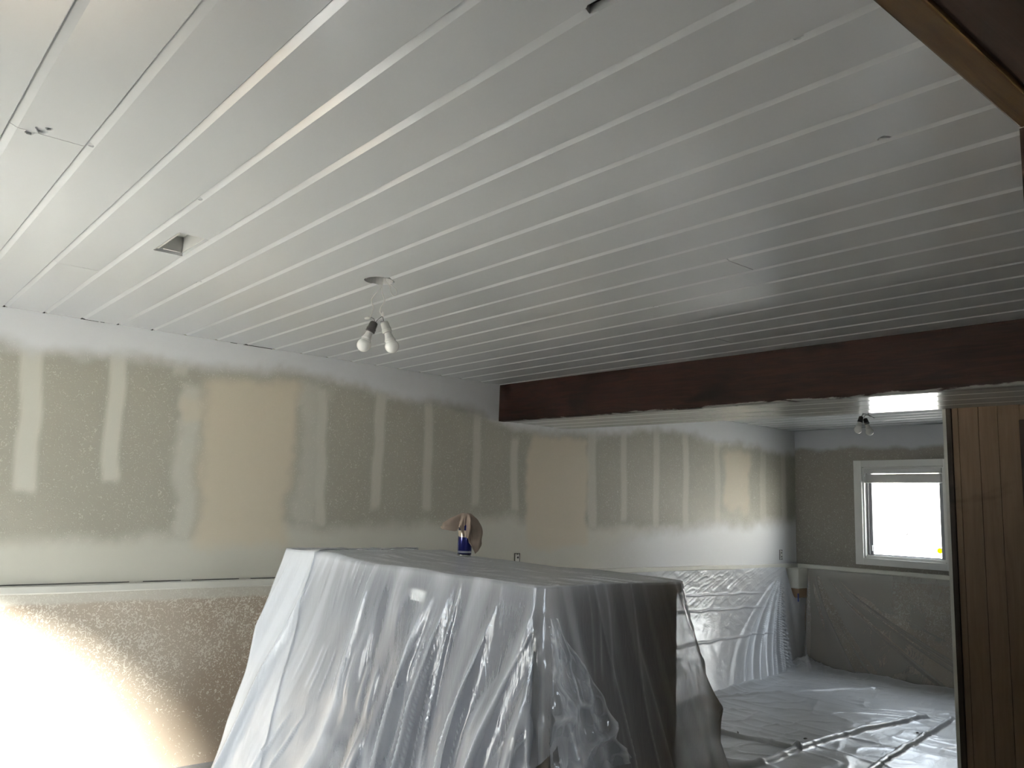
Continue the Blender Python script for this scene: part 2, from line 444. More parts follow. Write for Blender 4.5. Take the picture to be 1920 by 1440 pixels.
# low far end of the wall whitened: window light painted into its colour
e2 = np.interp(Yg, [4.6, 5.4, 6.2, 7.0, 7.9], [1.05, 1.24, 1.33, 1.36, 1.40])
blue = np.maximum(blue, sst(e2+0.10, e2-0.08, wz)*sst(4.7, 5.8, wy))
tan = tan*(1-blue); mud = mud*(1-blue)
P = np.stack([np.zeros_like(Yg), Yg, Zg], -1)[:, ::1]
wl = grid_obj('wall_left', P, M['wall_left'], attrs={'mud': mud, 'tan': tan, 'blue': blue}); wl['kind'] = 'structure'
# solid body behind the surface
bm = bmesh.new(); bm.from_mesh(wl.data)
for vv in ((-0.22, -0.002),):
    r = bmesh.ops.create_cube(bm, size=1.0)
    for v in r['verts']:
        v.co = Vector((-0.22 if v.co.x < 0 else -0.003, YN-0.2 if v.co.y < 0 else YF+0.3, -0.05 if v.co.z < 0 else H+0.2))
bm.to_mesh(wl.data); bm.free()
lo = MB().box(-0.002, 0.004, YN, YF, 0, 0.945).build('wall_left_lower', M['concrete']); lo.parent = wl; lo.name = 'lower_wall'

# ---- far wall with window opening
mb = MB(); y0, y1 = YF, YF+WALLT; x0, x1 = -0.2, XB+0.2
mb.box(x0, WIN[0], y0, y1, 0.945, H+0.1); mb.box(WIN[1], WIN2[0], y0, y1, 0.945, H+0.1); mb.box(WIN2[1], x1, y0, y1, 0.945, H+0.1)
for W_ in (WIN, WIN2):
    mb.box(W_[0], W_[1], y0, y1, 0.945, W_[2]); mb.box(W_[0], W_[1], y0, y1, W_[3], H+0.1)
wf = mb.build('wall_far', M['wall_far']); wf['kind'] = 'structure'
MB().box(x0, x1, YF-0.004, y1, -0.05, 0.945).build('lower_wall', M['concrete'], wf)

# ---- near wall with glass door opening (behind the left edge of the view)
mb = MB(); y0, y1 = YN-0.2, YN
mb.box(-0.2, DOOR[0], y0, y1, -0.05, H+0.1); mb.box(DOOR[1], XB+0.2, y0, y1, -0.05, H+0.1)
mb.box(DOOR[0], DOOR[1], y0, y1, -0.05, DOOR[2]); mb.box(DOOR[0], DOOR[1], y0, y1, DOOR[3], H+0.1)
mb.build('wall_near', M['wall_plain'])['kind'] = 'structure'
d1 = empty('door_1', ((DOOR[0]+DOOR[1])/2, YN-0.1, 0)); d1['kind'] = 'structure'
xm = (DOOR[0]+DOOR[1])/2
for a, b in ((DOOR[0], xm+0.03), (xm-0.03, DOOR[1])):
    yy = YN-0.12 if a == DOOR[0] else YN-0.07
    f = MB(); f.box(a, a+0.06, yy-0.02, yy+0.02, DOOR[2], DOOR[3]); f.box(b-0.06, b, yy-0.02, yy+0.02, DOOR[2], DOOR[3])
    f.box(a+0.06, b-0.06, yy-0.02, yy+0.02, DOOR[2], DOOR[2]+0.08); f.box(a+0.06, b-0.06, yy-0.02, yy+0.02, DOOR[3]-0.06, DOOR[3])
    local(f, d1, 'sash', M['vinyl'])
    local(MB().box(a+0.06, b-0.06, yy-0.004, yy+0.004, DOOR[2]+0.08, DOOR[3]-0.06), d1, 'pane', M['glass'])

# ---- back of the camera's room, with an unseen window added as fill light
BW = (0.1, 1.1, 1.1, 1.95)
mb = MB(); mb.box(XB, XB+0.2, YN-0.2, BW[0], -0.05, H+0.1); mb.box(XB, XB+0.2, BW[1], YF+0.3, -0.05, H+0.1)
mb.box(XB, XB+0.2, BW[0], BW[1], -0.05, BW[2]); mb.box(XB, XB+0.2, BW[0], BW[1], BW[3], H+0.1)
mb.build('wall_back', M['dark'])['kind'] = 'structure'
w3 = empty('fill_window_back', (XB+0.1, (BW[0]+BW[1])/2, BW[2])); w3['kind'] = 'structure'
for b in ((BW[0], BW[0]+0.05, BW[2], BW[3]), (BW[1]-0.05, BW[1], BW[2], BW[3]), (BW[0]+0.05, BW[1]-0.05, BW[2], BW[2]+0.05), (BW[0]+0.05, BW[1]-0.05, BW[3]-0.05, BW[3])):
    local(MB().box(XB+0.08, XB+0.12, *b), w3, 'sash', M['vinyl'])
local(MB().box(XB+0.098, XB+0.102, BW[0]+0.05, BW[1]-0.05, BW[2]+0.05, BW[3]-0.05), w3, 'pane', M['glass'])

# ---- right wall beyond the opening: post, wall
wr = MB().box(4.305, 4.50, 1.50, 4.67, 0, H+0.02).build('wall_right', M['panel']); wr['kind'] = 'structure'
MB().box(4.291, 4.50, 1.418, 1.50, 0, 2.084).build('jamb', M['header'], wr)

# ---- ceiling: slab and individual planks
ce = MB().box(-0.2, XB+0.2, YN-0.2, YF+0.3, H+0.022, H+0.14).build('ceiling', M['ceil_back']); ce['kind'] = 'structure'
PITCH_P = 0.178; Y00 = 0.264-7*PITCH_P
CH, DP = 0.021, 0.007            # chamfer width and depth along the low-Y edge
def plank_mesh(xa, xb, wdt):
    # profile in (y,z): bottom face at z=0, groove chamfer on the low-Y edge
    prof = [(0.0015, 0.020), (0.0015, DP+0.002), (0.004, DP), (CH, 0.0), (wdt-0.003, 0.0), (wdt-0.0005, 0.0025), (wdt-0.0005, 0.020)]
    mb = MB(); mb.prism(prof, xa, xb, lambda p, q, t: (t, p, q))
    me = bpy.data.meshes.new('plank'); me.from_pydata(mb.v, [], mb.f); me.update()
    bm = bmesh.new(); bm.from_mesh(me); bmesh.ops.recalc_face_normals(bm, faces=bm.faces); bm.to_mesh(me); bm.free()
    me.materials.append(M['ceil']); return me
cache = {}
JOINT = {7: [2.405], 19: [3.031], 22: [1.35], 9: [1.1], 25: [2.2], 5: [1.6], 15: [0.62], 28: [3.1], 30: [1.0], 35: [2.6], 40: [1.7]}
planks = []
k = 0
while Y00+k*PITCH_P < YF-0.02:
    yk = Y00+k*PITCH_P; wdt = min(PITCH_P, YF-yk)
    xs = [0.0]+JOINT.get(k, [])+[4.29 if yk < 1.5 else (4.305 if yk < 4.67 else 4.29)]
    for a, b in zip(xs[:-1], xs[1:]):
        ga = (0.0022 if k == 19 else 0.0008) if len(xs) > 2 else 0.0
        key = (round(b-a, 3), round(wdt, 3))
        if key not in cache: cache[key] = plank_mesh(0, b-a-2*ga, wdt)
        o = bpy.data.objects.new('plank', cache[key]); COL.objects.link(o)
        o.location = (a+ga, yk, H + rnd.uniform(-0.0006, 0.0006)); o.parent = ce; planks.append((o, k, a, b))
    k += 1
MB().box(4.50, XB, YN, YF, H-0.004, H+0.03).build('room_ceiling', M['dark'], ce)

def cut(row, x, cutter):
    """boolean an opening into the plank of that row that spans x"""
    for o, kk, a, b in planks:
        if kk == row and a <= x <= b:
            o.data = o.data.copy()
            md = o.modifiers.new('cut', 'BOOLEAN'); md.object = cutter; md.operation = 'DIFFERENCE'; md.solver = 'EXACT'
            dg = bpy.context.evaluated_depsgraph_get(); dg.update()
            me = bpy.data.meshes.new_from_object(o.evaluated_get(dg)); o.modifiers.clear(); o.data = me
def row_of(y): return int(math.floor((y-Y00)/PITCH_P))
def cutter_box(x0, x1, y0, y1, z0=-0.05, z1=0.06):
    o = MB().box(x0, x1, y0, y1, H+z0, H+z1).build('cutter'); return o
def cutter_poly(pts, z0=-0.05, z1=0.06):
    mb = MB(); mb.prism(pts, H+z0, H+z1, lambda p, q, t: (p, q, t)); return mb.build('cutter')
cutters = []
# square opening, electrical box hole, chips
HB = (1.575, 1.855, 0.866, 0.9735)
c = cutter_box(*HB); cutters.append(c); cut(row_of(0.90), 1.7, c)
LAMP = Vector((1.842, 1.684, H))
circ = [(LAMP.x+0.062*math.cos(a*math.pi/12), LAMP.y+0.062*math.sin(a*math.pi/12)) for a in range(24)]
c = cutter_poly(circ); cutters.append(c); cut(row_of(LAMP.y-0.03), LAMP.x, c); cut(row_of(LAMP.y+0.03), LAMP.x, c)
def chip(x, y, sx, sy, deep=True, seed=0):
    r = random.Random(seed); pts = []
    for i in range(9):
        a = 2*math.pi*i/9; q = r.uniform(0.6, 1.1)
        pts.append((x+sx*q*math.cos(a), y+sy*q*math.sin(a)))
    c = cutter_poly(pts, -0.05, 0.06 if deep else 0.006); cutters.append(c)
    for yy in {row_of(y-sy*0.7), row_of(y+sy*0.7)}: cut(yy, x, c)
chip(3.868, 1.862, 0.022, 0.016, True, 1)      # dark notch at the right
chip(3.765, 0.985, 0.035, 0.020, True, 2)       # notch at the top edge
chip(2.228, 0.805, 0.016, 0.012, False, 3)
chip(1.239, 1.158, 0.018, 0.012, False, 4)
chip(2.416, 0.449, 0.014, 0.011, False, 5)
chip(3.947, 1.336, 0.016, 0.012, False, 6)
chip(2.403, 2.771, 0.02, 0.014, False, 7)
for i, (dx, dy, s) in enumerate([(-0.025, -0.02, 0.022), (0.0, 0.0, 0.020), (0.028, 0.012, 0.014), (0.012, -0.012, 0.010)]):
    chip(2.425+dx, 0.335+dy, s, s*0.7, False, 10+i)   # torn patch at the left
bmp = [o for o in cutters]
for o in bmp: bpy.data.objects.remove(o, do_unlink=True)
# wire mesh remnant of ceiling opening: recessed sheet metal box
rb = empty('recessed_ceiling_box', ((HB[0]+HB[1])/2, (HB[2]+HB[3])/2, H))
tag(rb, 'open square hole cut into the white ceiling planks with a grey metal box inside', 'ceiling box')
a0, a1, b0, b1 = HB[0]+0.003, HB[1]-0.003, HB[2]+0.003, HB[3]-0.002
m_ = MB(); m_.box(a0, a1, b0, b0+0.002, H+0.002, H+0.075); m_.box(a0, a1, b1-0.002, b1, H+0.012, H+0.075)
m_.box(a0, a0+0.002, b0, b1, H+0.012, H+0.075); m_.box(a1-0.002, a1, b0, b1, H+0.006, H+0.075); m_.box(a0, a1, b0, b1, H+0.073, H+0.075)
local(m_, rb, 'box_shell', M['metal'])
m_ = MB(); m_.box(a0+0.01, a1-0.02, b0+0.002, b0+0.012, H+0.006, H+0.008); m_.box(a0+0.002, a0+0.012, b0+0.03, b1-0.01, H+0.010, H+0.012)
m_.box(a1-0.012, a1-0.002, b0+0.004, b0+0.04, H+0.006, H+0.008)
local(m_, rb, 'flange', M['rail'])
# the slab above gives way for the box
cb = MB().box(a0-0.001, a1+0.001, b0-0.001, b1+0.001, H, H+0.080).build('cutter')
cl = MB().prism([(LAMP.x+0.058*math.cos(a*math.pi/12), LAMP.y+0.058*math.sin(a*math.pi/12)) for a in range(24)], H, H+0.06, lambda p, q, t: (p, q, t)).build('cutter')
for cc in (cb, cl):
    md = ce.modifiers.new('cut', 'BOOLEAN'); md.object = cc; md.operation = 'DIFFERENCE'; md.solver = 'EXACT'
dg = bpy.context.evaluated_depsgraph_get(); dg.update()
me = bpy.data.meshes.new_from_object(ce.evaluated_get(dg)); ce.modifiers.clear(); ce.data = me
bpy.data.objects.remove(cb, do_unlink=True); bpy.data.objects.remove(cl, do_unlink=True)

# ---- dark beam with white boards on its underside
bt = empty('ceiling_beam', (0, 3.84, H))
tag(bt, 'long dark stained wooden beam crossing below the white plank ceiling', 'beam')
SL = 0.046
def bz(x): return 2.083 - 0.0066*x
def by(x, o): return 3.84 + SL*x + o
def bstrip(o0, o1, z0f, z1f, name, mat, xa=0.0, xb=4.3, parent=bt):
    v = []
    for zf in (z0f, z1f):
        v += [(xa, by(xa, o0), zf(xa)), (xb, by(xb, o0), zf(xb)), (xb, by(xb, o1), zf(xb)), (xa, by(xa, o1), zf(xa))]
    return local(MB().hexa(v), bt, name, mat)
bo = bstrip(0.0, 0.055, bz, lambda x: H+0.001, 'face_board', M['beam'])
bm = bmesh.new(); bm.from_mesh(bo.data)
bmesh.ops.bevel(bm, geom=[e for e in bm.edges], offset=0.004, segments=1, affect='EDGES'); bm.to_mesh(bo.data); bm.free()
bo.location = (0, 0, 0)
# object coordinates of the face should be world heights for the chipped edge
bo.data.transform(Matrix.Translation(bt.location)); bo.location = -bt.location
offs = [0.055, 0.20, 0.378, 0.556, 0.72]
for a, b in zip(offs[:-1], offs[1:]):
    v = []
    def Z(x, d): return bz(x)+0.004+d
    prof = [(a+0.001, 0.02), (a+0.001, 0.005), (a+0.011, 0.0), (b-0.010, 0.0), (b-0.0005, 0.005), (b-0.0005, 0.02)]
    mb = MB(); mb.prism(prof, 0.0, 4.3, lambda p, q, t: (t, by(t, p)-bt.location.y, Z(t, q)-bt.location.z))
    mb.build('underside_board', M['ceil_gloss'], bt)
bstrip(0.70, 0.72, lambda x: bz(x)+0.024, lambda x: H+0.001, 'rear_board', M['ceil'])

# ---- dark header over the opening at the upper right
hb = empty('opening_header', (4.39, 0.3, 2.084))
tag(hb, 'dark brown wooden header of the opening in the top right corner', 'beam')
local(MB().box(4.300, 4.52, YN, 1.418, 2.084+0.012, H-0.006), hb, 'header_board', M['header'])
local(MB().box(4.292, 4.335, YN, 1.418, 2.084, 2.084+0.022), hb, 'casing_strip', M['casing'], 0.003)
local(MB().box(4.291, 4.302, YN, 1.418, 2.100, H-0.006), hb, 'face_board', M['casing'])
local(MB().box(4.345, 4.50, YN, 1.418, 2.084+0.002, 2.084+0.014), hb, 'soffit_board', M['header'])

# ---- panelled partition on the right
pw = MB().box(2.85, 4.305, 4.690, 4.80, 0, H).build('wall_partition', M['dark']); pw['kind'] = 'structure'
xs = [2.874, 2.906, 3.007, 3.100, 3.205]
for a, b in zip(xs[:-1], xs[1:]):
    v = []
    MB().box(a+0.0012, b-0.0012, 4.676, 4.690, 0.01, bz(a)+0.004).build('panel_board', M['panel'], pw)
MB().box(2.846, 2.873, 4.668, 4.80, 0.0, bz(2.85)+0.004).build('corner_moulding', M['post'], pw, bevel=0.003)
MB().box(2.826, 2.846, 4.672, 4.80, 0.0, bz(2.83)+0.004).build('edge_strip', M['rail'], pw, bevel=0.004)
d2 = empty('door_2', (3.6, 4.68, 0)); d2['kind'] = 'structure'
local(MB().box(3.205, 3.27, 4.655, 4.69, 0, 1.985), d2, 'casing', M['doorwood'], 0.004)
local(MB().box(4.09, 4.155, 4.655, 4.69, 0, 1.985), d2, 'casing', M['doorwood'], 0.004)
local(MB().box(3.27, 4.09, 4.655, 4.69, 1.92, 1.985), d2, 'casing', M['doorwood'], 0.004)
local(MB().box(3.27, 4.09, 4.67, 4.69, 0.01, 1.92), d2, 'leaf', M['doorwood'], 0.003)
MB().box(4.155, 4.305, 4.676, 4.690, 0.01, 2.05).build('panel_board', M['panel'], pw)
MB().box(3.205, 4.155, 4.676, 4.690, 1.985, 2.06).build('panel_board', M['panel'], pw)

# ---- ledges (chair rail caps)
def ledge(name, fn, L):
    prof = [(0.0, -0.040), (0.022, -0.040), (0.026, -0.034), (0.026, -0.004), (0.022, 0.0), (0.002, 0.001), (0.0, -0.003)]
    n = 80; v = []; f = []
    for i in range(n+1):
        t = i/n*L; wob = 0.0025*math.sin(t*2.1)+0.0015*math.sin(t*5.3+1)
        for p, q in prof: v.append(fn(p, q+wob, t))
    m = len(prof)
    for i in range(n):
        for k in range(m): f.append((i*m+k, i*m+(k+1) % m, (i+1)*m+(k+1) % m, (i+1)*m+k))
    f += [tuple(range(m)), tuple(range(n*m+m-1, n*m-1, -1))]
    o = mesh_obj(name, v, f, M['rail'])
    bm = bmesh.new(); bm.from_mesh(o.data); bmesh.ops.recalc_face_normals(bm, faces=bm.faces); bm.to_mesh(o.data); bm.free()
    o['kind'] = 'structure'; return o
ZR = 0.986
ledge('trim_1', lambda p, q, t: (p+0.003, YN+t, ZR+q), YF-YN)
ledge('trim_2', lambda p, q, t: (0.03+t, YF-0.003-p, ZR-0.002+q), 2.8)

crk = MB()
for y0_, y1_ in ((0.66, 1.35), (1.42, 1.62), (1.68, 1.95), (2.02, 2.2)):
    crk.box(0.0005, 0.0035, y0_, y1_, ZR+0.0015, ZR+0.0050)
crk.build('crack', M['ceil_back'], bpy.data.objects['trim_1'])
crk = MB()
for y0_, y1_ in ((0.985, 1.06), (1.07, 1.09), (1.78, 1.82), (1.86, 2.04)):
    crk.box(0.0005, 0.006, y0_, y1_, H-0.0022, H+0.004)
for q_ in range(6, 14):
    y_ = Y00+q_*PITCH_P; crk.box(0.0005, 0.012, y_-0.004, y_+0.006, H-0.002, H+0.004)
crk.build('crack', M['ceil_back'], ce)

# ---- far windows: one in view, one added unseen behind the partition for light
def window(name, WIN, full):
    w1 = empty(name, ((WIN[0]+WIN[1])/2, YF, WIN[2])); w1['kind'] = 'structure'
    cw = 0.085; j = 0.012
    def casing(x0, x1, z0, z1):
        local(MB().box(x0, x1, YF-0.018, YF, z0, z1), w1, 'casing', M['white'], 0.004)
    if full: casing(WIN[0]-cw, WIN[0]-0.004, WIN[2]-0.07, WIN[3]+0.07)
    casing(WIN[1]+0.004, WIN[1]+cw, WIN[2]-0.07, WIN[3]+0.07)
    casing(WIN[0]-0.0045, WIN[1]+0.0045, WIN[3]+0.004, WIN[3]+0.07); casing(WIN[0]-0.0045, WIN[1]+0.0045, WIN[2]-0.07, WIN[2]-0.004)
    for b in ((WIN[0]-0.004, WIN[0]+j, WIN[2], WIN[3]), (WIN[1]-j, WIN[1]+0.004, WIN[2], WIN[3]), (WIN[0]+j, WIN[1]-j, WIN[3]-j, WIN[3]+0.004), (WIN[0]+j, WIN[1]-j, WIN[2]-0.004, WIN[2]+j)):
        local(MB().box(b[0], b[1], YF-0.002, YF+WALLT, b[2], b[3]), w1, 'jamb', M['white'])
    ya, yb_ = YF+0.045, YF+0.08
    fx0, fx1, fz0, fz1 = WIN[0]+j, WIN[1]-j, WIN[2]+j, WIN[3]-j
    for b in ((fx0, fx0+0.055, fz0, fz1), (fx1-0.05, fx1, fz0, fz1), (fx0+0.055, fx1-0.05, fz0, fz0+0.025), (fx0+0.055, fx1-0.05, fz1-0.03, fz1)):
        local(MB().box(b[0], b[1], ya, yb_, b[2], b[3]), w1, 'sash', M['alu'], 0.003)
    local(MB().box(fx0+0.018, fx0+0.024, ya-0.008, ya, fz0+0.02, fz1-0.02), w1, 'track', M['vinyl'])
    local(MB().box(fx0+0.055, fx1-0.05, ya+0.018, ya+0.022, fz0+0.025, fz1-0.03), w1, 'pane', M['glass'])
    local(MB().box(fx0, fx1, YF+0.01, ya, fz0, fz0+0.012), w1, 'sill', M['white'])
    hd = MB(); hd.tube([(fx0+0.045, ya-0.006, 1.16), (fx0+0.045, ya-0.006, 1.215)], 0.006, 8)
    local(hd, w1, 'latch', M['vinyl'])
    if full:
        st = MB(); st.lathe([(0.0001, 0), (0.026, 0), (0.026, 0.0015), (0.0001, 0.0015)], (1.416, ya+0.016, 1.197), (0, -1, 0), 24)
        stk = local(st, w1, 'sticker', M['yellow']); stk['label'] = 'round yellow sticker on the glass'
    return fx0, fx1
window('fill_window_far', WIN2, False)
fx0, fx1 = window('window_1', WIN, True)

# ---- blind pulled up
bl = empty('window_blind', ((WIN[0]+WIN[1])/2, YF+0.04, WIN[3]-0.012))
tag(bl, 'white venetian blind pulled up at the top of the far window', 'blind')
local(MB().box(fx0+0.003, fx1-0.003, YF-0.012, YF+0.030, 1.905, 1.951), bl, 'headrail', M['blind'], 0.003)
z = 1.8995
for i in range(15):
    v = MB(); dx = rnd.uniform(-0.003, 0.003)
    v.box(fx0+0.014+dx, fx1-0.012+dx, YF-0.014+rnd.uniform(-.001, .001), YF+0.030, z-0.0032, z)
    s = local(v, bl, 'slat', M['blind']); z -= 0.0047
local(MB().box(fx0+0.010, fx1-0.010, YF-0.014, YF+0.030, z-0.014, z), bl, 'bottom_rail', M['blind'], 0.003)
for fx in (0.2, 0.68):
    x = fx0+(fx1-fx0)*fx
    local(MB().tube([(x, YF+0.010, 1.91), (x, YF+0.010, z-0.002)], 0.0016, 6), bl, 'cord', M['blind'])
local(MB().tube([(fx0+0.022, YF-0.018, 1.906), (fx0+0.016, YF-0.018, 1.872)], 0.004, 8), bl, 'tilt_wand', M['vinyl'])

# ---- outside
MB().box(-30, 40, YF+0.24, 60, -0.3, 1.0).build('ground', M['ground'])['kind'] = 'structure'
MB().box(-14, 40, -40, YN-0.25, -0.3, -0.02).build('ground', M['ground'])['kind'] = 'structure'
MB().box(XB+0.25, 40, YN-0.25, YF+0.24, -0.3, -0.02).build('ground', M['ground'])['kind'] = 'structure'
hs = empty('neighbour_house', (-3, 17, 1.0))
tag(hs, 'pale sunlit house seen through the far window', 'house')
local(MB().box(-14, 8, 17, 25, 1.0, 4.2), hs, 'wall', M['siding'])
rf = MB(); rf.prism([(16.5, 4.2), (25.5, 4.2), (21, 6.6)], -14.4, 8.4, lambda p, q, t: (t, p, q)); local(rf, hs, 'roof', M['siding'])
local(MB().box(-3.46, -3.06, 16.97, 17.0, 1.755, 1.78), hs, 'ledge_line', M['roof']); local(MB().box(-2.96, -1.6, 16.97, 17.0, 1.755, 1.785), hs, 'ledge_line', M['roof'])
br = MB(); br.prism([(-3.02, 1.78), (-2.98, 1.63), (-2.90, 1.78)], 16.93, 17.0, lambda p, q, t: (p, t, q)); local(br, hs, 'bracket', M['roof'])
arc = []
for i in range(13): a = math.radians(10+150*i/12); arc.append((-2.895+0.10*math.cos(a), 1.175+0.10*math.sin(a)))
for i in range(12, -1, -1): a = math.radians(10+150*i/12); arc.append((-2.915+0.062*math.cos(a), 1.160+0.062*math.sin(a)))
ar = MB()
for i in range(12):
    q4 = [arc[i], arc[i+1], arc[24-i], arc[25-i]]
    ar.prism(q4, 16.95, 17.0, lambda p, q, t: (p, t, q))
local(ar, hs, 'arch_hood', M['roof'])
gg = empty('bounce_block', (10, 12.5, 1.0))  # unseen white block, added to bounce sunlight through the far windows
gg['kind'] = 'structure'
local(MB().box(0.3, 20, 12.5, 16, 1.0, 4.6), gg, 'wall', M['bounce'])
gr = MB(); gr.prism([(12.1, 4.6), (16.4, 4.6), (14.2, 6.0)], 0.0, 20.3, lambda p, q, t: (t, p, q)); local(gr, gg, 'roof', M['roof'])
# ================================================================== THINGS
# ---- bare twin-bulb pendants
def bulb(axis_from, axis_to, parent, name='bulb', col='black', scale=1.0):
    """socket at axis_from, bulb hanging toward axis_to"""
    a = Vector(axis_from); ax = (Vector(axis_to)-a).normalized(); o = parent.location; s = scale
    sk = MB(); sk.lathe([(0.004*s, -0.002*s), (0.012*s, 0), (0.0165*s, 0.004*s), (0.0175*s, 0.012*s), (0.0185*s, 0.030*s), (0.0205*s, 0.032*s), (0.0205*s, 0.036*s), (0.019*s, 0.038*s), (0.0205*s, 0.041*s), (0.0205*s, 0.047*s), (0.015*s, 0.048*s)], a-o, ax, 24)
    so_ = sk.build('socket', M[col], parent, smooth=False)
    for p in so_.data.polygons: p.use_smooth = len(p.vertices) == 4
    nk = MB(); nk.lathe([(0.0135*s, 0.046*s), (0.0145*s, 0.049*s), (0.0155*s, 0.060*s), (0.019*s, 0.072*s), (0.024*s, 0.083*s)], a-o, ax, 24)
    nk.build('bulb_collar', M['bulbneck'], parent, smooth=True)
    prof = [(0.0236*s, 0.0825*s)]
    cy, R = 0.108*s, 0.0295*s
    for i in range(1, 15):
        t = math.radians(-56+ (146)*i/14); prof.append((R*math.cos(t), cy+R*math.sin(t)))
    MB().lathe(prof, a-o, ax, 28).build(name, M['bulb'], parent, smooth=True)

def wire(pts, parent, mat='wire', r=0.0022, name='wire'):
    o = parent.location
    MB().tube([Vector(p)-o for p in smooth_curve(pts)], r, 6).build(name, M[mat], parent, smooth=True)
def nut(p, d, parent, mat='nut'):
    o = parent.location; d = Vector(d).normalized()
    MB().lathe([(0.003, 0), (0.0065, 0.002), (0.006, 0.010), (0.0042, 0.019), (0.002, 0.021)], Vector(p)-o, d, 12).build('wire_nut', M[mat], parent, smooth=True)

# image-plane axes at the lamp, so wires run across the view
RX, UX = Vector((0.642, 0.766, 0)), Vector((0, 0, 1))
def lp(base, dx, dz, dd=0.0):
    return base + RX*dx + UX*dz + Vector((-0.766, 0.642, 0))*dd
PXM = 453.3
def LQ(x, y, dd=0.0): return lp(LAMP, (x-712)/PXM, -(y-527)/PXM, dd)
pl = empty('bare_bulb_pendant', tuple(LAMP)); tag(pl, 'two bare frosted bulbs hanging on wires from the near ceiling hole', 'light bulbs', 'hanging bulb pairs')
jb = MB(); n = 24
for r0, r1, z0, z1 in ((0.056, 0.056, 0.0, 0.045),):
    v = []; f = []
    for k_ in range(n):
        a = 2*math.pi*k_/n; v += [(0.056*math.cos(a), 0.056*math.sin(a), 0.001), (0.056*math.cos(a), 0.056*math.sin(a), 0.048)]
    for k_ in range(n): f.append((2*k_, 2*((k_+1) % n), 2*((k_+1) % n)+1, 2*k_+1))
    f.append(tuple(2*k_+1 for k_ in range(n)))
    jb.add(v, f)
jb.build('junction_box', M['metal'], pl)
T1 = LQ(718, 524); T1.z = H+0.03
wire([T1, LQ(717, 540), LQ(706, 552), LQ(700, 565), LQ(704, 580), LQ(699, 598)], pl)
wire([T1+RX*0.004, LQ(718, 543), LQ(721, 556), LQ(724, 565), LQ(718, 578), LQ(717, 587), LQ(722, 594)], pl)
T2 = LQ(720, 522); T2.z = H+0.02
wire([T2, LQ(726, 530), LQ(732, 536), LQ(735, 548), LQ(741, 555), LQ(746, 552), LQ(744, 542), LQ(735, 535), LQ(731, 533)], pl, r=0.0015)
nut(LQ(698, 598), LQ(688, 600)-LQ(698, 598), pl); nut(LQ(722, 595), LQ(722.5, 585)-LQ(722, 595), pl)
wire([LQ(699, 597), LQ(706, 600), LQ(708, 607)], pl, 'wiredark', 0.0014); wire([LQ(721, 595), LQ(714, 601), LQ(709, 607)], pl, 'wiredark', 0.0014)
wire([LQ(722, 595), LQ(723.5, 600), LQ(725, 605)], pl, 'wiredark', 0.0014); wire([LQ(718, 606), LQ(722, 604), LQ(725, 606)], pl, 'wiredark', 0.0012)
bulb(LQ(707.5, 606), LQ(690, 655, -0.01), pl, col='black', scale=0.98)
bulb(LQ(725.5, 605), LQ(743, 653, 0.01), pl, col='sockwhite', scale=0.98)

# far pair
L2 = Vector((1.632, 6.20, 2.285))
PX2 = 240.0
def FQ(x, y, dd=0.0): return lp(L2, (x-1622)/PX2, -(y-772)/PX2, dd)
pf = empty('bare_bulb_pendant', (L2.x, L2.y, H)); tag(pf, 'small far pair of bare bulbs with black sockets near the window', 'light bulbs', 'hanging bulb pairs')
MB().lathe([(0.0005, 0), (0.05, 0), (0.05, -0.004), (0.045, -0.008), (0.0005, -0.008)], (0, 0, 0), (0, 0, 1), 20).build('junction_plate', M['metal'], pf)
top = Vector((L2.x, L2.y, H-0.006))
wire([top, FQ(1622, 768), FQ(1618, 774), FQ(1615, 780)], pf, 'wiredark', 0.002)
wire([FQ(1614, 781), FQ(1618, 776), FQ(1624, 776), FQ(1630, 778)], pf, 'wiredark', 0.0022)
wire([FQ(1619.5, 785), FQ(1620, 780), FQ(1624, 777.5), FQ(1631, 778)], pf, 'wiredark', 0.0022)
wire([top+RX*0.02, FQ(1626.5, 771), FQ(1629, 777), FQ(1634, 780), FQ(1638.5, 783)], pf, 'wiredark', 0.0024)
nut(FQ(1628, 778), FQ(1636, 781)-FQ(1628, 778), pf, 'wiredark')
bulb(FQ(1614, 780.5), FQ(1606, 810), pf, col='black', scale=1.0)
bulb(FQ(1621, 784), FQ(1630, 813), pf, col='black', scale=1.0)

# ---- the covered piece of furniture
FX0, FX1, FY0, FY1, FZ = 1.45, 3.005, 1.605, 2.17, 1.225
fu = empty('upright_cabinet', ((FX0+FX1)/2, (FY0+FY1)/2, 0)); tag(fu, 'tall dark upright cabinet hidden under the translucent plastic drape', 'cabinet')
local(MB().box(FX0, FX1, FY0+0.02, FY1, 0.06, FZ-0.03), fu, 'body', M['furn'], 0.006)
local(MB().box(FX0-0.015, FX1+0.012, FY0, FY1+0.01, FZ-0.03, FZ), fu, 'top_board', M['furn'], 0.006)
local(MB().box(FX0+0.03, FX1-0.03, FY0+0.05, FY1-0.03, 0.0, 0.06), fu, 'plinth', M['furn'])
oval = MB(); oval.lathe([(0.0005, -0.10), (0.03, -0.09), (0.045, -0.03), (0.047, 0.03), (0.035, 0.085), (0.0005, 0.10)], (0, 0, 0), (0, 0, 1), 16)  # flat dark oval on the right-hand side
oval.v = [(a*0.12+FX1, b*0.75+1.885, c*1.3+0.93) for a, b, c in oval.v]
local(oval, fu, 'dark_oval', M['blacktin'])
